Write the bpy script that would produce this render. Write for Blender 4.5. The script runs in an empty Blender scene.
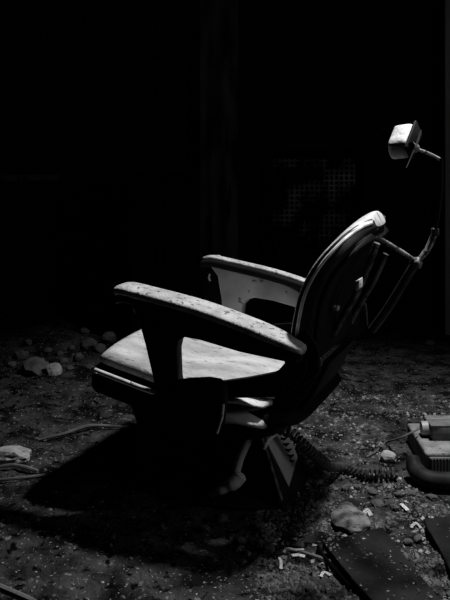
import bpy, bmesh, math, random
from mathutils import Vector, Matrix, noise
random.seed(7)
sc = bpy.context.scene
COL = sc.collection

# ------------------------------------------------------------------ camera
F, HZ, CH = 780.0, 130.0, 1.02          # focal length in px, horizon row, eye height (m)
cam_d = bpy.data.cameras.new('camera')
cam = bpy.data.objects.new('camera', cam_d); COL.objects.link(cam)
cam.location = (0, 0, CH); cam.rotation_euler = (math.pi/2, 0, 0)
cam_d.sensor_fit = 'VERTICAL'; cam_d.sensor_height = 36; cam_d.sensor_width = 27
cam_d.lens = F/600*36
cam_d.shift_y = -(300-HZ)/600
cam_d.clip_start = .05
sc.camera = cam

# ------------------------------------------------------------------ placement helpers
A = math.radians(24); CA, SA = math.cos(A), math.sin(A)
OX, OY = -.045, 2.334                   # chair root on the floor
def W(u, v, w):                         # chair frame -> world (u backwards, v to the far side, w up)
    return Vector((OX+u*CA+v*SA, OY-u*SA+v*CA, w))
def P(px, py, v):                       # photo point on the chair plane v -> (u, w)
    k = (px-225)/F
    u = (k*(OY+v*CA)-OX-v*SA)/(CA+k*SA)
    y = OY-u*SA+v*CA
    return (u, CH-(py-HZ)*y/F)
def G(px, py, z=0.0):                   # photo point on the level z -> world
    y = (CH-z)*F/(py-HZ)
    return Vector(((px-225)/F*y, y, z))
def D(px, py, y):                       # photo point at depth y -> world
    return Vector(((px-225)/F*y, y, CH-(py-HZ)*y/F))

# ------------------------------------------------------------------ materials
def mat(name, lo, hi, scale=8, rough=.7, detail=6, spots=None, bump=0.0, bscale=60, metal=0, spec=.3,
        stretch=(1, 1, 1), lo_p=.35, hi_p=.65):
    m = bpy.data.materials.new(name); m.use_nodes = True
    nt = m.node_tree; N = nt.nodes; L = nt.links
    b = N['Principled BSDF']
    b.inputs['Roughness'].default_value = rough
    b.inputs['Metallic'].default_value = metal
    b.inputs['Specular IOR Level'].default_value = spec
    tc = N.new('ShaderNodeTexCoord'); mp = N.new('ShaderNodeMapping')
    mp.inputs['Scale'].default_value = stretch
    L.new(tc.outputs['Object'], mp.inputs['Vector'])
    n = N.new('ShaderNodeTexNoise'); n.inputs['Scale'].default_value = scale; n.inputs['Detail'].default_value = detail
    L.new(mp.outputs['Vector'], n.inputs['Vector'])
    r = N.new('ShaderNodeValToRGB')
    r.color_ramp.elements[0].position = lo_p; r.color_ramp.elements[1].position = hi_p
    r.color_ramp.elements[0].color = (lo, lo, lo, 1); r.color_ramp.elements[1].color = (hi, hi, hi, 1)
    L.new(n.outputs['Fac'], r.inputs['Fac'])
    out = r.outputs['Color']
    for (sv, ss, thr, soft) in (spots or []):
        n2 = N.new('ShaderNodeTexNoise'); n2.inputs['Scale'].default_value = ss; n2.inputs['Detail'].default_value = 3
        L.new(mp.outputs['Vector'], n2.inputs['Vector'])
        r2 = N.new('ShaderNodeValToRGB')
        r2.color_ramp.elements[0].position = thr; r2.color_ramp.elements[1].position = thr+soft
        L.new(n2.outputs['Fac'], r2.inputs['Fac'])
        mx = N.new('ShaderNodeMix'); mx.data_type = 'RGBA'
        L.new(r2.outputs['Color'], mx.inputs['Factor']); L.new(out, mx.inputs['A'])
        mx.inputs['B'].default_value = (sv, sv, sv, 1)
        out = mx.outputs['Result']
    L.new(out, b.inputs['Base Color'])
    if bump:
        n3 = N.new('ShaderNodeTexNoise'); n3.inputs['Scale'].default_value = bscale; n3.inputs['Detail'].default_value = 8
        L.new(mp.outputs['Vector'], n3.inputs['Vector'])
        bp = N.new('ShaderNodeBump'); bp.inputs['Strength'].default_value = bump; bp.inputs['Distance'].default_value = .01
        L.new(n3.outputs['Fac'], bp.inputs['Height']); L.new(bp.outputs['Normal'], b.inputs['Normal'])
    return m

M = {}
M['dirt'] = mat('dirt', .006, .050, 11, .95, 14, [(.13, 60, .64, .05), (.003, 34, .56, .08), (.26, 130, .67, .03)], 1.0, 90, spec=.0, lo_p=.38, hi_p=.66)
M['gravel'] = mat('gravel', .008, .16, 22, .95, 4, spec=.05)
M['stone'] = mat('stone', .04, .13, 14, .95, 8, bump=.5, bscale=50, spec=.05)
M['pale_stone'] = mat('pale_stone', .16, .36, 18, .95, 8, [(.05, 30, .62, .1)], .6, 60, spec=.05)
M['leather'] = mat('cracked_leather', .26, .50, 7, .55, 8, [(.14, 30, .62, .08), (.10, 120, .66, .05)], .35, 70,
                   spec=.35, stretch=(1, 3.2, 1))
M['arm_pad'] = mat('worn_arm_pad', .24, .40, 20, .6, 6, [(.05, 75, .61, .05), (.10, 28, .62, .10), (.6, 150, .70, .04)], .4, 120, spec=.3)
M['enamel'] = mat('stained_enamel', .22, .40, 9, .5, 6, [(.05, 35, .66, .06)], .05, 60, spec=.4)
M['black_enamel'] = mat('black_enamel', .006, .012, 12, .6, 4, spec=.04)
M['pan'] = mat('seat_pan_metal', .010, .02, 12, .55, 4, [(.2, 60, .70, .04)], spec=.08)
M['ledge'] = mat('ledge_metal', .35, .6, 30, .55, 6, [(.03, 90, .62, .05)], spec=.4)
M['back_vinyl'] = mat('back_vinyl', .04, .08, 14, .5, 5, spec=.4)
M['shaded_side'] = mat('shaded_side_vinyl', .010, .02, 14, .55, 4, spec=.12)
M['seam'] = mat('seam_piping', .35, .6, 40, .5, 4, spec=.4)
M['steel'] = mat('pitted_steel', .08, .30, 45, .55, 6, [(.01, 55, .56, .08)], .3, 120, metal=.4, spec=.4)
M['dull'] = mat('dull_steel', .03, .12, 40, .6, 6, [(.008, 55, .56, .08)], .2, 120, metal=.3, spec=.2)
M['dark_steel'] = mat('dark_steel', .015, .05, 30, .5, 6, metal=.3, spec=.3)
M['head_pad'] = mat('head_pad', .40, .75, 20, .55, 6, [(.2, 90, .70, .05)], .3, 80, spec=.35)
M['rubber'] = mat('black_rubber', .007, .018, 25, .6, 4, spec=.10)
M['hose'] = mat('hose_rubber', .015, .05, 60, .45, 4, spec=.5)
M['box_face'] = mat('box_face', .28, .36, 20, .6, 5, spec=.2)
M['concrete'] = mat('concrete', .10, .22, 25, .95, 8, [(.03, 50, .62, .06)], .5, 70, spec=.05)
M['grey_tin'] = mat('grey_tin', .07, .12, 25, .7, 6, bump=.1, spec=.2)
M['wood'] = mat('weathered_wood', .05, .12, 12, .9, 6, bump=.4, bscale=40, spec=.05, stretch=(1, 1, 1))
M['board'] = mat('dark_board', .006, .022, 9, .95, 10, [(.25, 75, .70, .03), (.35, 140, .72, .02)], .6, 50, spec=.0)
M['plaster'] = mat('dusty_plaster', .015, .16, 30, .95, 10, [(.03, 60, .64, .05)], .5, 60, spec=.0)
M['paper'] = mat('paper', .6, .85, 20, .9, 3, spec=.05)
M['wall'] = mat('dark_plaster', .004, .012, 3, .95, 8, bump=.2, bscale=20, spec=.0)  # nearly black plaster of walls and ceiling
M['pier'] = mat('pier_plaster', .006, .050, 5, .95, 8, [(.004, 8, .55, .15)], spec=.0, stretch=(3, 3, .6))
M['lattice'] = mat('flaking_lattice_paint', .002, .16, 7, .9, 5, spec=.0, lo_p=.48, hi_p=.66)
M['jamb'] = mat('jamb_paint', .20, .27, 3, .8, 4, spec=.1)
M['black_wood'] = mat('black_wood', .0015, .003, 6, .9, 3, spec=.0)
M['glass'] = mat('dirty_glass', .004, .01, 8, .4, 3, spec=.1)

# ------------------------------------------------------------------ mesh helpers
def build(name, bm, m, parent=None, smooth=True, origin=None, angle=40):
    """link a bmesh (world coordinates) as one object, local to its parent or to its own origin"""
    bmesh.ops.recalc_face_normals(bm, faces=bm.faces[:])
    me = bpy.data.meshes.new(name)
    o = bpy.data.objects.new(name, me); COL.objects.link(o)
    if parent is not None:
        o.parent = parent
        p, mw = parent, Matrix.Identity(4)
        while p is not None:
            mw = p.matrix_basis @ mw; p = p.parent
        bm.transform(mw.inverted())
    elif origin is not None:
        bm.transform(Matrix.Translation(-Vector(origin))); o.location = origin
    bm.to_mesh(me); bm.free()
    me.materials.append(m)
    for p in me.polygons: p.use_smooth = smooth
    if smooth: me.set_sharp_from_angle(angle=math.radians(angle))
    return o
def tag(o, label, cat, group=None, kind=None):
    o['label'] = label; o['category'] = cat
    if group: o['group'] = group
    if kind: o['kind'] = kind
    return o
def struct(o, label=None):
    o['kind'] = 'structure'
    if label: o['label'] = label
    return o
def empty(name, loc, rz=0):
    o = bpy.data.objects.new(name, None); COL.objects.link(o)
    o.location = loc; o.rotation_euler = (0, 0, rz); o.empty_display_size = .1
    return o
def loft(bm, rings, cap=True):
    vs = [[bm.verts.new(p) for p in r] for r in rings]
    n = len(rings[0])
    for a, b in zip(vs, vs[1:]):
        for i in range(n):
            bm.faces.new((a[i], a[(i+1) % n], b[(i+1) % n], b[i]))
    if cap:
        bm.faces.new(vs[0][::-1]); bm.faces.new(vs[-1])
def sup(t, a, b, e):                     # point of a superellipse
    c, s = math.cos(t), math.sin(t)
    return (a*math.copysign(abs(c)**(2/e), c), b*math.copysign(abs(s)**(2/e), s))
def tube(bm, pts, r, n=10, flat=1.0, up=None):
    pts = [Vector(p) for p in pts]
    rr = r if isinstance(r, (list, tuple)) else [r]*len(pts)
    rings = []; pu = Vector(up) if up else None
    for i, p in enumerate(pts):
        t = (pts[min(i+1, len(pts)-1)]-pts[max(i-1, 0)]).normalized()
        if pu is None: pu = Vector((0, 0, 1)) if abs(t.z) < .9 else Vector((1, 0, 0))
        x = t.cross(pu).normalized(); y = x.cross(t).normalized(); pu = y
        rings.append([p+x*math.cos(2*math.pi*k/n)*rr[i]+y*math.sin(2*math.pi*k/n)*rr[i]*flat for k in range(n)])
    loft(bm, rings)
def spline(pts, k=8):                    # Catmull-Rom through points
    pts = [Vector(p) for p in pts]; out = []
    for i in range(len(pts)-1):
        p0, p1, p2, p3 = pts[max(i-1, 0)], pts[i], pts[i+1], pts[min(i+2, len(pts)-1)]
        for j in range(k):
            t = j/k
            out.append(.5*((2*p1)+(p2-p0)*t+(2*p0-5*p1+4*p2-p3)*t*t+(3*p1-p0-3*p2+p3)*t**3))
    out.append(pts[-1]); return out
def prism(bm, uw, v0, v1, bevel=.006, seg=2):   # (u,w) outline given thickness in v
    a = [bm.verts.new(W(u, v0, w)) for u, w in uw]
    b = [bm.verts.new(W(u, v1, w)) for u, w in uw]
    n = len(uw); fs = [bm.faces.new(a), bm.faces.new(b[::-1])]
    for i in range(n): fs.append(bm.faces.new((a[i], b[i], b[(i+1) % n], a[(i+1) % n])))
    bmesh.ops.recalc_face_normals(bm, faces=fs)
    if bevel:
        es = list({e for f in fs[:2] for e in f.edges})
        bmesh.ops.bevel(bm, geom=es, offset=bevel, segments=seg, affect='EDGES', profile=.5, clamp_overlap=True)
def obox(bm, c, ax, h, bevel=.01, seg=3):       # oriented box with rounded edges
    c = Vector(c); ax = [Vector(a).normalized() for a in ax]; vs = {}
    for i in (-1, 1):
        for j in (-1, 1):
            for k in (-1, 1):
                vs[i, j, k] = bm.verts.new(c+ax[0]*i*h[0]+ax[1]*j*h[1]+ax[2]*k*h[2])
    q = [((-1,-1,-1),(-1,-1,1),(-1,1,1),(-1,1,-1)), ((1,-1,-1),(1,1,-1),(1,1,1),(1,-1,1)),
         ((-1,-1,-1),(1,-1,-1),(1,-1,1),(-1,-1,1)), ((-1,1,-1),(-1,1,1),(1,1,1),(1,1,-1)),
         ((-1,-1,-1),(-1,1,-1),(1,1,-1),(1,-1,-1)), ((-1,-1,1),(1,-1,1),(1,1,1),(-1,1,1))]
    fs = [bm.faces.new([vs[i] for i in f]) for f in q]
    bmesh.ops.recalc_face_normals(bm, faces=fs)
    if bevel:
        bmesh.ops.bevel(bm, geom=list({e for f in fs for e in f.edges}), offset=bevel, segments=seg,
                        affect='EDGES', profile=.5, clamp_overlap=True)
XYZ = ((1, 0, 0), (0, 1, 0), (0, 0, 1))
def box(bm, lo, hi, bevel=0):
    lo, hi = Vector(lo), Vector(hi)
    obox(bm, (lo+hi)/2, XYZ, (hi-lo)/2, bevel, 2)
def stone_bm(seed, c, s, sub=2, jag=.35):
    bm = bmesh.new(); bmesh.ops.create_icosphere(bm, subdivisions=sub, radius=1)
    o = Vector((seed*7.3, seed*3.1, seed*1.7))
    for v in bm.verts:
        k = 1+jag*noise.noise(v.co*1.1+o)+.45*jag*noise.noise(v.co*2.7+o)
        v.co = Vector((round(v.co.x*k*2.2)/2.2*.35+v.co.x*k*.65, v.co.y*k, v.co.z*k))
        v.co = Vector((v.co.x*s[0], v.co.y*s[1], v.co.z*s[2]))+Vector(c)
    return bm

# ------------------------------------------------------------------ floor
def fz(x, y):
    p = Vector((x, y, 0))
    z = .022*noise.noise(p*1.7)+.010*noise.noise(p*6.3)+.008*noise.noise(p*17)+.006*noise.noise(p*43)
    if y > 2.95 and x < .2: z += .09*min(1, (y-2.95)/.8)*(.6+.5*noise.noise(p*3.1))   # silt drifted along the back wall
    if x > .5 and y > 2.05: z *= max(.15, 1-(x-.5)/.08)
    d = math.hypot(x-OX, y-OY)
    return z*min(1, max(.25, d/.5))
bm = bmesh.new()
x0, x1, y0, y1 = -2.2, 1.9, .6, 3.97
xs = []; x = x0
while x < x1: xs.append(x); x += .014 if -.9 < x < 1.05 else .05
xs.append(x1)
ys = []; y = y0
while y < y1: ys.append(y); y += .05 if y < 1.6 else (.012 if y < 3 else .03)
ys.append(y1)
g = [[bm.verts.new((x, y, fz(x, y))) for x in xs] for y in ys]
for j in range(len(ys)-1):
    for i in range(len(xs)-1):
        bm.faces.new((g[j][i], g[j][i+1], g[j+1][i+1], g[j+1][i]))
bx = [g[0][0], g[0][-1], g[-1][-1], g[-1][0]]
struct(build('floor', bm, M['dirt'], angle=180), 'dark dirt floor strewn with grit')

# loose grit: nobody could count it
bm = bmesh.new()
def chip(bm, c, s, rnd):                # an irregular splinter: four corners and an off-centre peak
    c = Vector(c); a0 = rnd.uniform(0, 6.28)
    b = [bm.verts.new(c+Vector((math.cos(a0+k*1.57)*s*rnd.uniform(.5, 1.3), math.sin(a0+k*1.57)*s*rnd.uniform(.5, 1.3), rnd.uniform(-.25, .15)*s))) for k in range(4)]
    t = bm.verts.new(c+Vector((rnd.uniform(-.5, .5)*s, rnd.uniform(-.5, .5)*s, rnd.uniform(.3, .9)*s)))
    bm.faces.new(b[::-1])
    for k in range(4): bm.faces.new((b[k], b[(k+1) % 4], t))
rg = random.Random(3)
for i in range(22000):
    if i < 18500: px, py = rg.uniform(255, 455), rg.uniform(395, 605)
    else: px, py = rg.uniform(-5, 455), rg.uniform(370, 605)
    p = G(px, py)
    if noise.noise(p*6.5) < rg.uniform(-.5, .5) or (px < 240 and rg.random() < .55): continue
    if abs(p.x-OX) < .28 and abs(p.y-OY) < .2: continue
    if p.x > .54 and 2.12 < p.y < 2.75: continue
    chip(bm, (p.x, p.y, fz(p.x, p.y)), .0018+.0085*rg.random()**3.2, rg)
o = build('loose_grit', bm, M['gravel'], smooth=False)
tag(o, 'fine grey grit and chips scattered over the dirt floor', 'grit', kind='stuff')

bm = bmesh.new()
for i in range(4200):
    px, py = rg.uniform(255, 455), rg.uniform(395, 605); p = G(px, py)
    if noise.noise(p*6.5+Vector((9, 2, 0))) < rg.uniform(-.1, .55): continue
    if p.x > .54 and 2.12 < p.y < 2.75: continue
    chip(bm, (p.x, p.y, fz(p.x, p.y)+.001), .0016+.008*rg.random()**3, rg)
o = build('plaster_crumbs', bm, M['pale_stone'], smooth=False)
tag(o, 'pale plaster crumbs sprinkled over the grit right of the chair', 'crumbs', kind='stuff')

# ------------------------------------------------------------------ room shell
def wallbox(name, lo, hi, m, label=None):
    bm = bmesh.new(); box(bm, lo, hi); return struct(build(name, bm, m, smooth=False), label)
YB = 3.95
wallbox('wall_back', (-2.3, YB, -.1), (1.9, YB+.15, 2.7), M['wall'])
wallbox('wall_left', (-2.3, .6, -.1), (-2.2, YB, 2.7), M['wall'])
bm = bmesh.new()                                            # right wall, out of the picture, with an opening added for the fill light
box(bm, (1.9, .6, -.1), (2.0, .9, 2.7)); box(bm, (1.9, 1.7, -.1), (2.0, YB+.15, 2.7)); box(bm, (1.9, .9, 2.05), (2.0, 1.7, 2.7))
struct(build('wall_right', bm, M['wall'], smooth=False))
LX, LY, LZ = .86, 2.33, 2.47
bm = bmesh.new()                                            # ceiling with a broken-out opening the light falls through
box(bm, (-2.3, .6, 2.7), (LX-.45, YB+.15, 2.8)); box(bm, (LX+.45, .6, 2.7), (2.0, YB+.15, 2.8))
box(bm, (LX-.45, .6, 2.7), (LX+.45, LY-.45, 2.8)); box(bm, (LX-.45, LY+.45, 2.7), (LX+.45, YB+.15, 2.8))
struct(build('ceiling', bm, M['wall'], smooth=False))
# pale pier, ledge, lattice window, jamb
a, b = D(200, 112, 3.86), D(238, 300, 3.86)
wallbox('trim_1', (a.x, 3.86, -.05), (b.x, YB, 2.7), M['pier'], 'pale plaster pier on the dark back wall')
a = D(-60, 174, 3.88); b = D(58, 180, 3.88)
wallbox('trim_2', (a.x, 3.83, b.z), (b.x, YB, a.z), M['pier'], 'thin pale ledge along the dark back wall')
# lattice window: frame, glass and grille
a, b = D(272, 158, 3.93), D(356, 252, 3.93)
wn = empty('window_1', ((a.x+b.x)/2, 3.92, b.z)); struct(wn, 'small lattice window in the back wall, paint mostly gone')
bm = bmesh.new()
for lo, hi in (((a.x-.03, a.z), (b.x+.03, a.z+.04)), ((a.x-.03, b.z-.04), (b.x+.03, b.z)), ((a.x-.03, b.z), (a.x, a.z)), ((b.x, b.z), (b.x+.03, a.z))):
    box(bm, (lo[0], 3.90, min(lo[1], hi[1])), (hi[0], 3.95, max(lo[1], hi[1])))
build('window_frame', bm, M['black_wood'], wn, smooth=False)
bm = bmesh.new(); box(bm, (a.x, 3.935, b.z), (b.x, 3.945, a.z)); build('pane', bm, M['glass'], wn, smooth=False)
bm = bmesh.new()
n = 17
for i in range(n):
    x = a.x+(b.x-a.x)*(i+.5)/n; box(bm, (x-.0045, 3.915, b.z), (x+.0045, 3.93, a.z))
n = 19
for i in range(n):
    z = b.z+(a.z-b.z)*(i+.5)/n; box(bm, (a.x, 3.91, z-.004), (b.x, 3.922, z+.004))
build('lattice', bm, M['lattice'], wn, smooth=False)
# jamb at the right edge
a = D(445.5, 130, 3.88)
wallbox('trim_3', (a.x, 3.88, -.05), (a.x+.2, YB, 2.7), M['jamb'], 'pale upright door jamb at the right edge')
b = D(438, 130, 3.9)
wallbox('trim_4', (b.x, 3.90, -.05), (a.x, 3.95, 2.7), M['black_wood'], 'narrow dark stop beside the pale jamb')
# dark cabinet in front of the pier
a, b = D(128, 178, 3.5), D(197, 340, 3.5)
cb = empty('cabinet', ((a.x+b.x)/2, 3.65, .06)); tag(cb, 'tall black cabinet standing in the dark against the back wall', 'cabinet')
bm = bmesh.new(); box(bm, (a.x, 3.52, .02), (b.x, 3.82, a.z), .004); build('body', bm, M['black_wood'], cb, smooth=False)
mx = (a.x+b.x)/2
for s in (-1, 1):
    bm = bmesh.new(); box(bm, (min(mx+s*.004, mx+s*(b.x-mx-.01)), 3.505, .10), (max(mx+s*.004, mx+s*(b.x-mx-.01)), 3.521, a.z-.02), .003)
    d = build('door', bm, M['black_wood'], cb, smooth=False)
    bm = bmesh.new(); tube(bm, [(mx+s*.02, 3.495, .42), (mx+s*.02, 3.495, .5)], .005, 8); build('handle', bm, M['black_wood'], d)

# ------------------------------------------------------------------ the chair
ch = empty('dental_chair', (OX, OY, 0), -A)
tag(ch, 'derelict reclining dental chair with torn pale seat and broad armrests, facing away left', 'chair')

# seat pan
def wt(u):                               # line of the cushion's top: falls, then rises to the back
    t = min(1, max(0, (u+.02)/.24))
    return .408-.20*(u+.218)+.040*t*t*(3-2*t)
def ct(u): return .058-.020*min(1, max(0, (u+.02)/.24))   # cushion thickness
bm = bmesh.new(); rings = []
for u, sc_ in ((-.243, .9), (-.235, .97), (-.22, 1), (-.15, 1), (-.08, 1), (.0, 1), (.05, .95), (.1, .85), (.15, .75), (.2, .7), (.24, .68)):
    zt, zb = wt(u)-ct(u)+.006, wt(u)-ct(u)-.072
    c, h = (zt+zb)/2, (zt-zb)/2
    rings.append([W(u, *((lambda q: (q[0], c+q[1]))(sup(2*math.pi*k/40, .285*sc_, h*(.6+.4*sc_), 5)))) for k in range(40)])
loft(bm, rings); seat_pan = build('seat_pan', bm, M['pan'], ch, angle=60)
for s in (-1, 1):                       # pale tube along each side: the pan's lit top edge put into colour
    bm = bmesh.new()
    tube(bm, [W(u, s*.280, wt(u)-ct(u)+.003) for u in (-.222, -.16, -.08, 0.0)], .0055, 10)
    build('lit_edge', bm, M['ledge'], seat_pan)
def tp(u):                              # the seat narrows towards the back
    t = min(1, max(0, (u-.08)/.2)); return 1-.14*t*t*(3-2*t)
for off, hh, wd in ((.012, .036, .296), (-.022, .060, .308)):    # two lower rolls of upholstery under the back of the seat
    bm = bmesh.new(); rings = []
    for u, k_ in ((.02, .8), (.04, 1), (.08, 1), (.12, 1), (.16, 1), (.20, 1), (.24, 1), (.265, .97), (.275, .85)):
        zt = wt(u)-ct(u)+off; zb = zt-hh*k_
        rings.append([W(u, x, (zt+zb)/2+z) for x, z in (sup(2*math.pi*k/40, wd*tp(u)*k_, (zt-zb)/2, 2.1) for k in range(40))])
    loft(bm, rings); build('lower_roll', bm, M['leather'], ch, angle=180)
# seat cushion
bm = bmesh.new(); rings = []
US = [-.235, -.231, -.222, -.205, -.18, -.15, -.1, -.05, 0, .05, .08, .11, .14, .17, .20, .23, .255, .27, .28]
for u in US:
    e = 1.0
    if u < -.18: e = math.sqrt(max(.02, 1-((-.18-u)/.057)**2))
    if u > .25: e = math.sqrt(max(.05, 1-((u-.25)/.032)**2))
    t = wt(u)+.006*math.sin((u+.235)/.55*math.pi); bt = wt(u)-ct(u)
    t = bt+(t-bt)*(.35+.65*e); hw = .262*tp(u)*(.86+.14*e)
    r = []
    for k in range(48):
        x, z = sup(2*math.pi*k/48, hw, (t-bt)/2, 3.2)
        zz = (t+bt)/2+z+(.010*(1-(x/hw)**2) if z > 0 else 0)
        r.append(W(u, x, zz))
    rings.append(r)
loft(bm, rings); seat = build('seat_cushion', bm, M['leather'], ch, angle=180); seat['label'] = 'torn pale seat cushion'
# torn scraps at the back of the cushion
rt = random.Random(5)
for i in range(6):
    u, v = .12+.12*rt.random(), -.2+.3*rt.random(); c = W(u, v, wt(u)+.012)
    bm = bmesh.new(); chip(bm, c, .006+.006*rt.random(), rt)
    build('torn_scrap', bm, M['black_wood'], seat, smooth=False)

# armrests
def Q(px, py, v): u, w = P(px, py, v); return W(u, v, w)
top_px = [(119, 287), (127, 285.5), (150, 291), (200, 304.5), (250, 322.5), (285, 337.5), (304, 347)]
top_uw = [P(x, y, -.28) for x, y in top_px]
pan_px = [(118, 291), (150, 297), (200, 311), (250, 331), (300, 351), (302, 358), (294, 364), (275, 360), (240, 352.5), (200, 340.5), (184, 337.5), (178, 341),
          (176, 350), (177, 378), (181, 398), (156, 398), (152, 375), (145, 345), (137, 316), (132, 306), (122, 300)]
pan_uw = [P(x, y, -.30) for x, y in pan_px]
far_px = [(205, 257), (225, 260), (250, 267), (275, 278), (298, 291), (325, 306), (330, 318), (318, 318), (300, 309), (272, 301), (254, 298), (247, 300), (242, 306),
          (240, 325), (244, 352), (222, 352), (221, 300), (217, 276), (208, 264)]
far_uw = [P(x, y, .262) for x, y in far_px]
mnt_px = [(165, 394), (167, 386), (173, 381), (188, 379), (208, 378), (219, 380), (225, 386), (226, 394), (223, 425), (217, 436), (170, 436)]
mnt_uw = [P(x, y, -.315) for x, y in mnt_px]
def arm(s):
    ar = empty('armrest', ch.location); ar.parent = ch; ar.location = (0, s*.28, 0)
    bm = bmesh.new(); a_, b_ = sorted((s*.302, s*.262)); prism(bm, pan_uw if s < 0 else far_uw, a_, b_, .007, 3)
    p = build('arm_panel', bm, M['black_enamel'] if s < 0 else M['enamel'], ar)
    if s > 0: p['label'] = 'stained pale inner panel of the far armrest'
    pts = spline([(u-(.012 if s > 0 and i_ == 0 else 0), 0, w) for i_, (u, w) in enumerate(top_uw)], 6)
    hw0 = .046 if s < 0 else .019
    bm = bmesh.new(); rings = []
    n = len(pts)
    for i, q in enumerate(pts):
        t = i/(n-1)
        e = min(1, math.sqrt(max(0, 1-((.10-t)/.10)**2))) if t < .10 else 1
        if t > .72: e = min(e, 1-.75*((t-.72)/.28)**1.6)
        e = .45+.55*e
        hw = hw0*e*(.86+.14*math.sin(math.pi*t))
        r = []
        for k in range(28):
            x, z = sup(2*math.pi*k/28, hw, (.012 if s < 0 else .006)*e, 3)
            if z < 0: z *= 1.4
            r.append(W(q.x, s*.28+x, q.z-.006+z))
        rings.append(r)
    loft(bm, rings); build('arm_pad', bm, M['arm_pad'], ar, angle=180)
    bm = bmesh.new(); rings = []       # black bar just under the pad
    for i, q in enumerate(pts[1:-2]):
        rings.append([W(q.x, s*.28+x, q.z-.030+z+(.006 if s > 0 else 0)) for x, z in (sup(2*math.pi*k/20, .026, .014, 4) for k in range(20))])
    loft(bm, rings); build('arm_rail', bm, M['black_enamel'], ar, angle=60)
    bm = bmesh.new(); a_, b_ = sorted((s*.320, s*.294)); prism(bm, mnt_uw, a_, b_, .009, 4)
    build('mount', bm, M['black_enamel'], ar)
    if s < 0:
        bm = bmesh.new(); tube(bm, [Q(223.5, 404, -.318), Q(222, 418, -.318), Q(217, 433, -.318)], .0035, 8); build('mount_lit_edge', bm, M['ledge'], ar)  # pale tube added as the lit edge of the mount
    if s > 0:                           # knobbly bolt heads along the far arm
        for px, py in ((218, 257), (245, 264), (273, 273.5)):
            u, w = P(px, py, .28)
            bm = bmesh.new(); obox(bm, W(u, .28, w), (W(1, 0, 0)-W(0, 0, 0), W(0, 1, 0)-W(0, 0, 0), (0, 0, 1)), (.009, .008, .006), .004, 2)
            build('bolt', bm, M['arm_pad'], ar)
    u, w = P(132, 310, -.285) if s < 0 else P(211, 277, .28)   # small pivot pin on the front edge of the post
    bm = bmesh.new(); tube(bm, [W(u, s*.27, w+.012), W(u-.003, s*.27, w), W(u+.002, s*.27, w-.012)], .0035, 8); build('pivot_pin', bm, M['ledge'], ar)
    return ar
arm(-1); arm(1)

# backrest --------------------------------------------------------------
front_px = [(286, 362, .238), (288, 345, .24), (292, 318, .24), (299, 291, .24), (314, 263, .24), (337, 238, .205), (356, 224, .13), (372, 217, .065)]
fr4 = [P(x, y, -v)+(v,) for x, y, v in front_px]
fr = spline([(u, v, w) for u, w, v in fr4], 5)
HW = [p.y for p in fr]; fr = [Vector((p.x, 0, p.z)) for p in fr]
bk = empty('backrest', (0, 0, 0)); bk.parent = ch; bk.location = (.42, 0, .5)
bm = bmesh.new(); rings = []; seam_f, seam_b, seam_m = [], [], []
n = len(fr)
for i, q in enumerate(fr):
    t = i/(n-1)
    tg = (fr[min(i+1, n-1)]-fr[max(i-1, 0)]); tg = Vector((tg.x, 0, tg.z)).normalized()
    nb = Vector((tg.z, 0, -tg.x))        # towards the rear
    th = .031*(1-.40*t); hw = HW[i]; ex = 14-11*min(1, max(0, (t-.5)/.35))
    e = 1
    if t > .95: e = math.sqrt(max(.12, 1-((t-.95)/.053)**2))
    c = q+nb*th*1.0
    r = []
    for k in range(40):
        x, z = sup(2*math.pi*k/40, hw*(.8+.2*e), th*(.45+.55*e), ex)
        b_ = .012*(1-(x/hw)**2) if z < 0 else 0     # crowned front
        p = c+nb*(z-b_); r.append(W(p.x, x, p.z))
    rings.append(r)
    for lst, z in ((seam_f, -.72), (seam_b, -.30), (seam_m, .93)):
        p = c+nb*z*th*(.45+.55*e)
        x = sup(math.asin(0), hw, th, 3)[0]*(.8+.2*e)
        k = (1-abs(z)**ex)**(1/ex)
        lst.append((p, x*k))
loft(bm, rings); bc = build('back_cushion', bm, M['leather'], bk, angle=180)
bc.data.materials.append(M['shaded_side'])    # black sides: shade on the unlit cushion side put into the colour
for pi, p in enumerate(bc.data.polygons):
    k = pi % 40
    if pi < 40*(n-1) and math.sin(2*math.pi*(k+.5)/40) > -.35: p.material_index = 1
bc['label'] = 'pale back cushion, the shade on its sides put into the colour'
for lst, nm, r_, m_ in ((seam_f, 'seam', .0022, 'rubber'), (seam_m, 'seam', .0026, 'rubber'), (seam_b, 'piping', .0045, 'seam')):
    for s in (-1, 1):
        bm = bmesh.new(); tube(bm, [W(p.x, s*(k+.0005), p.z) for p, k in lst[4:-1]], r_, 8); build(nm, bm, M[m_], bc)
# rear shell
bm = bmesh.new(); rings = []
for i, q in enumerate(fr[3:-3]):
    t = (i+3)/(n-1); j = i+3
    tg = (fr[min(j+1, n-1)]-fr[max(j-1, 0)]); tg = Vector((tg.x, 0, tg.z)).normalized(); nb = Vector((tg.z, 0, -tg.x))
    c = q+nb*(.031*(1-.40*t)*2+.008); hw = HW[j]*.92
    r = []
    for k in range(28):
        x, z = sup(2*math.pi*k/28, hw, .012, 3); p = c+nb*z; r.append(W(p.x, x, p.z))
    rings.append(r)
loft(bm, rings); build('back_shell', bm, M['black_enamel'], bk)
# side hinge plate between seat and back
hp = [P(x, y, -.262) for x, y in ((222, 381), (250, 377), (275, 372), (300, 360), (308, 362), (306, 374), (288, 396), (268, 397), (222, 398))]
bm = bmesh.new(); prism(bm, hp, -.268, -.250, .004); build('hinge_plate', bm, M['black_enamel'], bk)
bm = bmesh.new(); prism(bm, hp, .250, .268, .004); build('hinge_plate', bm, M['black_enamel'], bk)
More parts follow.
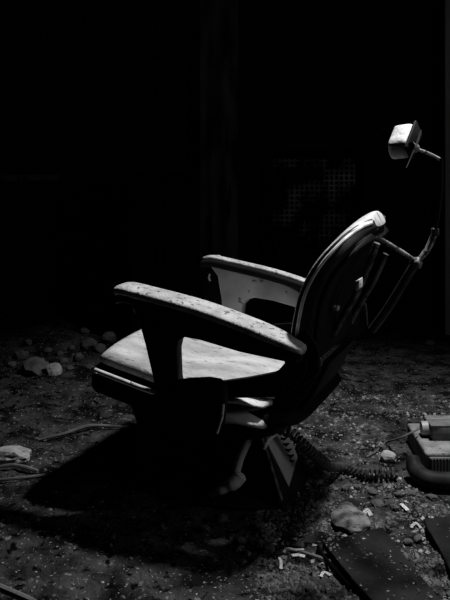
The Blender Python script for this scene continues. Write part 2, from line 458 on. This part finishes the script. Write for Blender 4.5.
# black cheek plates where the back pivots on the seat
ck = [P(x, y, -.20) for x, y in ((270, 380), (294, 352), (306, 340), (318, 352), (320, 372), (306, 394), (290, 414), (276, 428), (262, 424), (266, 402))]
bm = bmesh.new(); prism(bm, ck, -.20, -.182, .005); build('cheek_plate', bm, M['black_enamel'], bk)
hpx = [P(x, y, -.252) for x, y in ((284, 356), (296, 338), (306, 330), (318, 346), (320, 372), (304, 386), (286, 380))]
for v in (-.256, .240):
    bm = bmesh.new(); prism(bm, hpx, v, v+.016, .005); build('hip_plate', bm, M['black_enamel'], bk)
bm = bmesh.new(); prism(bm, [(u_, w_-.08) for u_, w_ in ((.31, .32), (.37, .40), (.42, .50), (.40, .50), (.35, .40), (.28, .32))], -.16, .10, .004)
build('lower_shell', bm, M['black_enamel'], bk)
# rear bars
def bar(name, pts, r, parent, m, nn=10, flat=1):
    bm = bmesh.new(); tube(bm, pts, r, nn, flat); return build(name, bm, m, parent)
for v in (-.10, .10):
    d0 = [(377, 243), (369, 265), (357, 292), (342, 318), (330, 340)]
    pts = [W(P(x, y, -.10)[0], v, P(x, y, -.10)[1]) for x, y in (d0 if v < 0 else d0[1:])]
    bar('back_bar', spline(pts, 3), .009, bk, M['dull'])
bm = bmesh.new(); obox(bm, Q(359, 284, -.15), (W(1, 0, .5)-W(0, 0, 0), W(0, 1, 0)-W(0, 0, 0), (0, 0, 1)), (.006, .02, .013), .003); build('latch', bm, M['ledge'], bk)
bm = bmesh.new(); obox(bm, Q(336, 308, -.16), (W(1, 0, 0)-W(0, 0, 0), W(0, 1, 0)-W(0, 0, 0), (0, 0, 1)), (.008, .01, .006), .003); build('latch', bm, M['ledge'], bk)

# headrest and its linkage ------------------------------------------------
hd = empty('headrest', (0, 0, 0)); hd.parent = ch; hd.location = (.62, -.05, 1.0)
n1 = Vector((-.45, -.45, .77)).normalized(); n2 = Vector((.8, -.58, .12)); n2 = (n2-n1*n2.dot(n1)).normalized(); n3 = n1.cross(n2)
YH = 1.93
pc = D(399, 134, YH)
bm = bmesh.new()                        # pad: flat on top, rolled over at its lower end
rings = []; c = pc+n3*.044; 
for i in range(22):
    t = i/21; ang = 0 if t < .5 else (t-.5)/.5*2.0
    a1 = n1*math.cos(ang)-n3*math.sin(ang); a3 = -n3*math.cos(ang)-n1*math.sin(ang)
    if i: c = c+a3*.0060
    e = math.sqrt(max(.05, 1-max(0, (abs(2*t-1)-.86)/.15)**2))
    rings.append([c+n2*x+a1*(z-.020) for x, z in (sup(2*math.pi*k/32, .026*(.8+.2*e), .020*(.6+.4*e), 4.5) for k in range(32))])
loft(bm, rings); build('head_pad', bm, M['head_pad'], hd, angle=60)
bm = bmesh.new(); obox(bm, pc+n2*.031-n1*.022-n3*.004, (n1, n2, n3), (.023, .004, .052), .003, 2)
bp = build('backing_plate', bm, M['black_enamel'], hd)
pts = [D(421, 130, YH-.045), D(417, 143, YH-.05), D(411.5, 155, YH-.055), D(406, 167.5, YH-.06)]
bar('plate_rim', pts, .0018, bp, M['ledge'], 6)
bm = bmesh.new(); tube(bm, [D(411, 146.5, YH-.05), D(416, 148.5, YH-.035)], .011, 14); build('knob', bm, M['steel'], hd)
rod = [D(412, 147, YH-.03), D(422, 151, YH-.02), D(432, 155, YH), D(441, 160, YH)]
bar('rod', spline(rod, 4), .0042, hd, M['steel'])
bar('upright', spline([D(441, 158, YH), D(441, 190, YH), D(438, 215, YH), D(435, 232, YH)], 4), .005, hd, M['black_enamel'])
bm = bmesh.new(); obox(bm, D(435, 232, YH), XYZ, (.009, .010, .010), .004); build('joint', bm, M['dark_steel'], hd)
bar('link_arm', spline([D(434, 235, YH), D(427, 250, YH), D(417, 262, YH)], 4), [.013]*3+[.012]*3+[.010]*3, hd, M['steel'], 10, .6)
bar('link_arm', spline([D(377, 237, YH-.02), D(392, 246, YH-.02), D(405, 254, YH-.01), D(418, 263, YH)], 4), .006, hd, M['steel'])
bm = bmesh.new(); obox(bm, D(416, 263, YH), (n1, n2, n3), (.012, .013, .012), .006); build('joint', bm, M['steel'], hd)
bar('strut', spline([D(415, 264, YH), D(402, 285, YH+.02), D(388, 308, YH+.05), D(372, 330, YH+.1)], 4), .011, hd, M['dark_steel'])

# lower casting ----------------------------------------------------------
ped = empty('pedestal', (0, 0, 0)); ped.parent = ch
def rloft(name, stations, m, parent, ex=4, v0=0.0, ang=50):  # stations: (w, u centre, half u, half v)
    bm = bmesh.new(); rings = []
    for w, uc, hu, hv in stations:
        rings.append([W(uc+x, v0+y, w) for x, y in (sup(2*math.pi*k/36, hu, hv, ex) for k in range(36))])
    loft(bm, rings); return build(name, bm, m, parent, angle=ang)
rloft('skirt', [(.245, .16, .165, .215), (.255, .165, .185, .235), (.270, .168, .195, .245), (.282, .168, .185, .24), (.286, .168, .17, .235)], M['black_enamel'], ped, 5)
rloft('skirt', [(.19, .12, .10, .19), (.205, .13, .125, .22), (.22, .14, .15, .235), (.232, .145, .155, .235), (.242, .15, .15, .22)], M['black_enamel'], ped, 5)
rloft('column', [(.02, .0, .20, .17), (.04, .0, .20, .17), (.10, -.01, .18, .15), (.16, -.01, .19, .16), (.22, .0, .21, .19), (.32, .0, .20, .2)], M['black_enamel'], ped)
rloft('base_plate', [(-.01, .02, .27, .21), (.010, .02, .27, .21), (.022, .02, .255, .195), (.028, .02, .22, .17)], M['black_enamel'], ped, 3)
# foot lever and its shoe on the near side
bar('foot_lever', spline([Q(251, 438, -.14), Q(246, 445, -.15), Q(240, 458, -.16), Q(236, 472, -.17)], 4), .012, ped, M['enamel'])
bm = bmesh.new(); tube(bm, spline([Q(211, 494, -.20), Q(220, 490, -.20), Q(231, 484, -.19), Q(239, 478, -.18), Q(242, 474, -.175)], 4),
                      [.012]*4+[.018]*4+[.024]*4+[.022]*3+[.014]*2, 14, .8); build('lever_shoe', bm, M['head_pad'], ped)
# control box behind the column
cbx = [(.10, .225), (.18, .235), (.205, .22), (.285, .01), (.27, -.01), (.10, -.01)]
bm = bmesh.new(); prism(bm, cbx, -.15, .045, .01, 3); cbo = build('control_box', bm, M['black_enamel'], ped)
bm = bmesh.new()
fn = Vector((.21, 0, .08)).normalized()
def bu(w): return .205+.08*(.22-w)/.21+.006
q = [(bu(.205), -.136, .205), (bu(.205), .028, .205), (bu(.075), .028, .075), (bu(.040), -.085, .040)]
vs = [bm.verts.new(W(*p)) for p in q]; vb = [bm.verts.new(W(p[0]-.008, p[1], p[2]-.003)) for p in q]
bm.faces.new(vs); bm.faces.new(vb[::-1])
for i in range(4): bm.faces.new((vs[i], vb[i], vb[(i+1) % 4], vs[(i+1) % 4]))
build('face_plate', bm, M['box_face'], cbo, smooth=False)
bar('rim', [W(.190, -.145, .240), W(.215, -.148, .212), W(.280, -.148, .03)], .006, cbo, M['dull'])

bar('box_highlight', spline([Q(264, 449, -.15), Q(268, 440, -.14), Q(276, 434, -.12)], 4), .006, cbo, M['ledge'])  # pale tube added as the highlight along the box's top edge

def helix(path, R, turns, r, k=8):
    pts = spline(path, 14); L = [0]
    for a, b in zip(pts, pts[1:]): L.append(L[-1]+(b-a).length)
    N_ = int(turns*k); out = []; up = Vector((.3, .2, 1)).normalized()
    for i in range(N_+1):
        d = L[-1]*i/N_; j = 0
        while j < len(L)-2 and L[j+1] < d: j += 1
        f_ = (d-L[j])/max(1e-9, L[j+1]-L[j]); c = pts[j].lerp(pts[j+1], f_); t = (pts[j+1]-pts[j]).normalized()
        x = t.cross(up).normalized(); y = x.cross(t)
        th = 2*math.pi*i/k
        out.append(c+x*math.cos(th)*R+y*math.sin(th)*R)
    bm = bmesh.new(); tube(bm, out, r, 6); return bm
bm = helix([W(.224, -.04, .195), W(.246, -.028, .14), W(.268, -.02, .085)], .008, 7, .0028)
build('coiled_lead', bm, M['rubber'], cbo)

# coiled hose running over the floor
def fl(px, py, h=0): p = G(px, py); p.z = fz(p.x, p.y)+h; return p
path = [W(.20, .0, .215), D(280, 428, 2.16), D(290, 432, 2.16), D(300, 441, 2.16), D(312, 453, 2.18), D(327, 465, 2.23), fl(343, 474, .02), fl(362, 480, .018), fl(380, 483, .018), fl(396, 483, .018)]
bm = helix(path, .0125, 44, .0046)
tag(build('coiled_hose', bm, M['hose'], origin=fl(343, 474)), 'black coiled hose trailing from the back of the dental chair across the floor', 'hose')

# ------------------------------------------------------------------ things on the right
def ground(o): return o
KS = CH/1.10                           # these were measured for a 1.10 m eye
def kb(bm, lo, hi, b=0): box(bm, [c*KS for c in lo], [c*KS for c in hi], b)
cz = -.02
blk = empty('concrete_block', (.74, 2.44, 0)); tag(blk, 'low grey concrete block at the right edge with a tin box on it', 'block')
bm = bmesh.new(); kb(bm, (.644, 2.50, cz), (.98, 2.76, .064), .006); build('block_body', bm, M['concrete'], blk, smooth=False)
bm = bmesh.new(); kb(bm, (.655, 2.492, .004), (.97, 2.502, .052), .002)
for i in range(30): kb(bm, (.66+i*.0103, 2.489, .008), (.664+i*.0103, 2.493, .048))
build('ribbed_face', bm, M['grey_tin'], blk, smooth=False)
bz = .063
bm = bmesh.new(); kb(bm, (.735, 2.79, -.02), (.95, 2.89, bz-.018), .006)
tag(build('brick', bm, M['concrete'], smooth=False, origin=(.77, 2.65, 0)), 'grey brick lying just behind the concrete block at the right edge', 'brick')
tb = empty('tin_box', (.74, 2.45, .059)); tag(tb, 'small grey tin box with rounded cap resting on the concrete block', 'box')
bm = bmesh.new(); kb(bm, (.690, 2.60, bz+.001), (.90, 2.655, bz+.050), .005); build('body', bm, M['grey_tin'], tb)
bm = bmesh.new(); tube(bm, [Vector((.664, 2.64, bz+.028))*KS, Vector((.692, 2.64, bz+.028))*KS], [.020, .022], 16); build('cap', bm, M['enamel'], tb)
bm = bmesh.new(); kb(bm, (.686, 2.597, bz+.049), (.905, 2.658, bz+.053), .002); build('lid', bm, M['grey_tin'], tb)
# cable from the box
bm = bmesh.new()
pts = spline([Vector((.656, 2.635, bz+.028))*KS, D(400, 438, 2.42), fl(386, 444, .006), fl(376, 452, .004), fl(366, 458, .003)], 6)
tube(bm, pts, .0032, 8)
tag(build('cable', bm, M['stone'], origin=pts[0]), 'thin grey cable drooping from the tin box to the floor', 'cable')
# bent rubber pipe
ez = 0.0
bm = bmesh.new()
pts = spline([Vector((.590, 2.455, ez+.070))*KS, Vector((.592, 2.43, ez+.045))*KS, Vector((.612, 2.39, ez+.034))*KS, Vector((.66, 2.375, ez+.031))*KS, Vector((.74, 2.375, ez+.031))*KS, Vector((.84, 2.38, ez+.031))*KS], 6)
tube(bm, pts, [.019+.006*min(1, i/8) for i in range(len(pts))], 20)
tag(build('bent_pipe', bm, M['rubber'], origin=(.61, 2.20, ez)), 'black bent rubber pipe lying in front of the concrete block', 'pipe')

# boards lower right
def board(name, cs, th, label):
    bm = bmesh.new()
    rb = random.Random(len(label)); cs0 = cs; cs = []
    for (p, z), (p2, z2) in zip(cs0, cs0[1:]+cs0[:1]):
        for k in range(7):
            q_ = p.lerp(p2, k/7)
            if k: q_ = q_+Vector((rb.uniform(-1, 1), rb.uniform(-1, 1), 0))*.0035
            cs.append((q_, z+(z2-z)*k/7))
    t = [bm.verts.new(Vector((p.x, p.y, z))) for p, z in cs]; b_ = [bm.verts.new(Vector((p.x, p.y, z-th))) for p, z in cs]
    fs = [bm.faces.new(t), bm.faces.new(b_[::-1])]
    n_ = len(t)
    for i in range(n_): fs.append(bm.faces.new((t[i], b_[i], b_[(i+1) % n_], t[(i+1) % n_])))
    bmesh.ops.recalc_face_normals(bm, faces=fs)
    bmesh.ops.bevel(bm, geom=list({e for f in fs for e in f.edges}), offset=.003, segments=2, affect='EDGES', profile=.5)
    c = sum((p for p, z in cs), Vector())/len(cs)
    return tag(build(name, bm, M['board'], smooth=False, origin=(c.x, c.y, cs[0][1]-th)), label, 'board')
board('board', [(G(322, 541, .03), .03), (G(383, 526, .03), .028), (G(480, 650, .03), .026), (G(415, 650, .03), .03)], .016,
      'broad dark board lying flat on the grit at lower right')
board('board', [(G(424, 519, .025), .025), (G(470, 512, .025), .025), (G(540, 600, .025), .025), (G(462, 592, .025), .025)], .014,
      'second dark board, cut off by the right edge beside the broad board')

bm = bmesh.new()
for i in range(420):
    a_, b_ = rg.random(), rg.random()
    p = G(322, 541, .03).lerp(G(383, 526, .03), a_).lerp(G(415, 650, .03).lerp(G(480, 650, .03), a_), b_)
    if noise.noise(p*8) < rg.uniform(-.5, .4): continue
    chip(bm, (p.x, p.y, p.z-.0005), .0012+.0055*rg.random()**3, rg)
tag(build('grit_on_board', bm, M['gravel'], smooth=False), 'fine grit lying on top of the broad dark board', 'grit', kind='stuff')

# ------------------------------------------------------------------ loose things on the floor
def stone(name, px, py, s, label, m='stone', seed=0, group=None, cat='stone', sink=.35, sub=2):
    p = fl(px, py); c = (p.x, p.y, p.z+s[2]*(1-sink))
    o = build(name, stone_bm(seed, c, s, sub), M[m], smooth=False, origin=p)
    return tag(o, label, cat, group)
stone('stone', 10, 461, (.066, .036, .027), 'pale rounded stone on the floor at the left edge', 'pale_stone', 3, sub=3)
stone('stone', 388, 461, (.026, .02, .018), 'pale jagged stone on the grit left of the concrete block', 'pale_stone', 5)
p = fl(350, 521)
o = build('plaster_lump', stone_bm(8, (p.x, p.y, p.z+.001), (.050, .075, .008), 4, .35), M['plaster'], smooth=True, origin=p, angle=180)
tag(o, 'smooth pale plaster lump just behind the broad dark board', 'plaster')
stone('stone', 36, 378, (.060, .05, .040), 'large grey stone in the heap at back left', 'stone', 11, sub=2)
stone('stone', 54, 379, (.036, .03, .028), 'pale wedge stone just right of the large grey heap stone', 'pale_stone', 13)
heap = [(22, 366, .03), (48, 361, .02), (60, 362, .018), (64, 368, .02), (79, 364, .028), (89, 355, .04), (72, 358, .02), (100, 357, .03), (12, 372, .02), (84, 346, .025),
        (110, 352, .04), (112, 330, .03), (90, 372, .018), (70, 374, .018), (28, 356, .02), (104, 343, .04)]
proto = None
for i, (px, py, s) in enumerate(heap):
    p = fl(px, py)
    if i < 4:
        o = build('rubble_stone', stone_bm(20+i, (0, 0, 0), (1, .85, .75)), M['stone'], smooth=False, origin=(0, 0, 0))
        protos = (protos+[o]) if i else [o]
    else:
        o = protos[i % 4].copy(); COL.objects.link(o)
    o.location = (p.x, p.y, p.z+s*.4); o.scale = (s, s, s); o.rotation_euler = (0, 0, i*1.3)
    tag(o, 'small grey rubble stone in the heap at back left', 'stone', 'rubble stones of the back left heap')
r2 = random.Random(12)
spots = [(412, 330, .03), (430, 345, .025), (318, 386, .012), (352, 418, .012), (300, 408, .01), (372, 494, .014), (356, 490, .012), (400, 500, .014), (345, 492, .012), (378, 508, .016),
         (432, 500, .014), (412, 498, .012), (260, 530, .016), (240, 543, .014), (205, 530, .014), (222, 521, .014), (310, 504, .01), (298, 545, .012), (268, 552, .02), (310, 590, .012), (395, 512, .013), (408, 545, .012), (418, 540, .012)]
for i, (px, py, s) in enumerate(spots):
    p = fl(px, py); o = protos[i % 4].copy(); COL.objects.link(o)
    o.location = (p.x, p.y, p.z+s*.4); o.scale = (s*r2.uniform(.8, 1.5), s, s*.8); o.rotation_euler = (0, 0, i*.9)
    tag(o, 'thumb-sized grey rubble chunk lying loose on the floor right of or under the dental chair', 'stone', 'loose rubble chunks around the chair')
def stick(pts, r, label, m='wood', name='stick', cat='stick'):
    bm = bmesh.new(); P_ = spline(pts, 5); n_ = len(P_)
    tube(bm, P_, [r*(.7+.3*math.sin(math.pi*i/(n_-1)))*(1+.15*noise.noise(Vector((i*.7, r*99, 0)))) for i in range(n_)], 8)
    return tag(build(name, bm, M[m], origin=P_[0]), label, cat)
stick([fl(-6, 470, .01), fl(15, 470, .012), fl(38, 473, .008)], .006, 'thin stick on the floor in front of the pale stone at left')
stick([fl(-6, 482, .008), fl(20, 482, .008), fl(45, 480, .006)], .005, 'thinner stick nearest the chair shadow at the left edge')
stick([fl(38, 441, .006), fl(65, 437, .01), fl(90, 430, .012), fl(122, 426, .008)], .006, 'long bent stick lying left of the dental chair')
stick([G(-16, 581, .016), G(8, 591, .016), G(36, 603, .016)], .008, 'pale stick in the lower left corner', 'stone')
stick([fl(300, 555, .008), fl(330, 566, .010), fl(345, 572, .008)], .006, 'short splinter of wood left of the broad dark board')
stick([fl(318, 549, .008), fl(322, 560, .010), fl(350, 594, .008)], .005, 'long dark lath along the left edge of the broad board', 'black_wood')
def curl(pts, wd, label):
    bm = bmesh.new(); P_ = spline(pts, 4); vs = []
    for i, p in enumerate(P_):
        t = (P_[min(i+1, len(P_)-1)]-P_[max(i-1, 0)]); s = Vector((-t.y, t.x, 0)).normalized()*wd/2
        vs.append((bm.verts.new(p+s), bm.verts.new(p-s+Vector((0, 0, -.001)))))
    fs = [bm.faces.new((a[0], a[1], b[1], b[0])) for a, b in zip(vs, vs[1:])]
    bmesh.ops.solidify(bm, geom=fs, thickness=.001)
    return tag(build('paper_scrap', bm, M['paper'], origin=P_[0]), label, 'paper')
curl([fl(284, 556, .004), fl(287, 552, .007), fl(296, 553, .007), fl(304, 551, .008)], .007, 'longest white paper curl left of the broad dark board')
curl([fl(292, 561, .006), fl(298, 559, .007), fl(305, 560, .005)], .010, 'flat white paper scrap just below the longest paper curl')
curl([fl(281, 571, .004), fl(281, 566, .007), fl(279, 563, .007)], .007, 'small upright white paper curl nearest the chair shadow')
curl([fl(321, 578, .004), fl(324, 574, .007), fl(331, 579, .005)], .007, 'hooked white paper curl beside the lath at the broad board')
curl([fl(274, 548, .004), fl(272, 545, .007), fl(277, 545, .008)], .005, 'faint paper curl farthest back left of the board')
curl([fl(411, 529, .006), fl(416, 526, .007), fl(421, 529, .006)], .007, 'white paper curl between the two dark boards')
curl([fl(401, 508, .004), fl(404, 511, .007), fl(408, 515, .006)], .010, 'white paper scrap on the grit above the gap between boards')
curl([fl(364, 518, .004), fl(367, 516, .007), fl(371, 519, .005)], .011, 'white paper scrap right beside the pale plaster lump')

# ------------------------------------------------------------------ light
ld = bpy.data.lights.new('skylight', 'SPOT'); lo = bpy.data.objects.new('skylight', ld); COL.objects.link(lo)
lo.location = (LX, LY, LZ); ld.energy = 350; ld.spot_size = math.radians(84); ld.spot_blend = 1.0; ld.shadow_soft_size = .09
tgt = Vector((.25, 1.98, 0)); lo.rotation_euler = (tgt-lo.location).to_track_quat('-Z', 'Y').to_euler()
ad = bpy.data.lights.new('right_fill', 'AREA'); ao = bpy.data.objects.new('right_fill', ad); COL.objects.link(ao)  # weak fill added from the right, its source unseen
ad.shape = 'RECTANGLE'; ad.size = .6; ad.size_y = 1.0; ad.energy = 6.0; ao.location = (1.97, 1.3, 1.15)
ao.rotation_euler = (math.pi/2, 0, math.pi/2)
w = bpy.data.worlds.new('world'); sc.world = w; w.use_nodes = True
w.node_tree.nodes['Background'].inputs['Color'].default_value = (0, 0, 0, 1)
sc.cycles.diffuse_bounces = 1; sc.cycles.max_bounces = 4

vs = sc.view_settings
vs.view_transform = 'Standard'; vs.look = 'None'; vs.gamma = 1; vs.use_curve_mapping = False; vs.exposure = 0.0
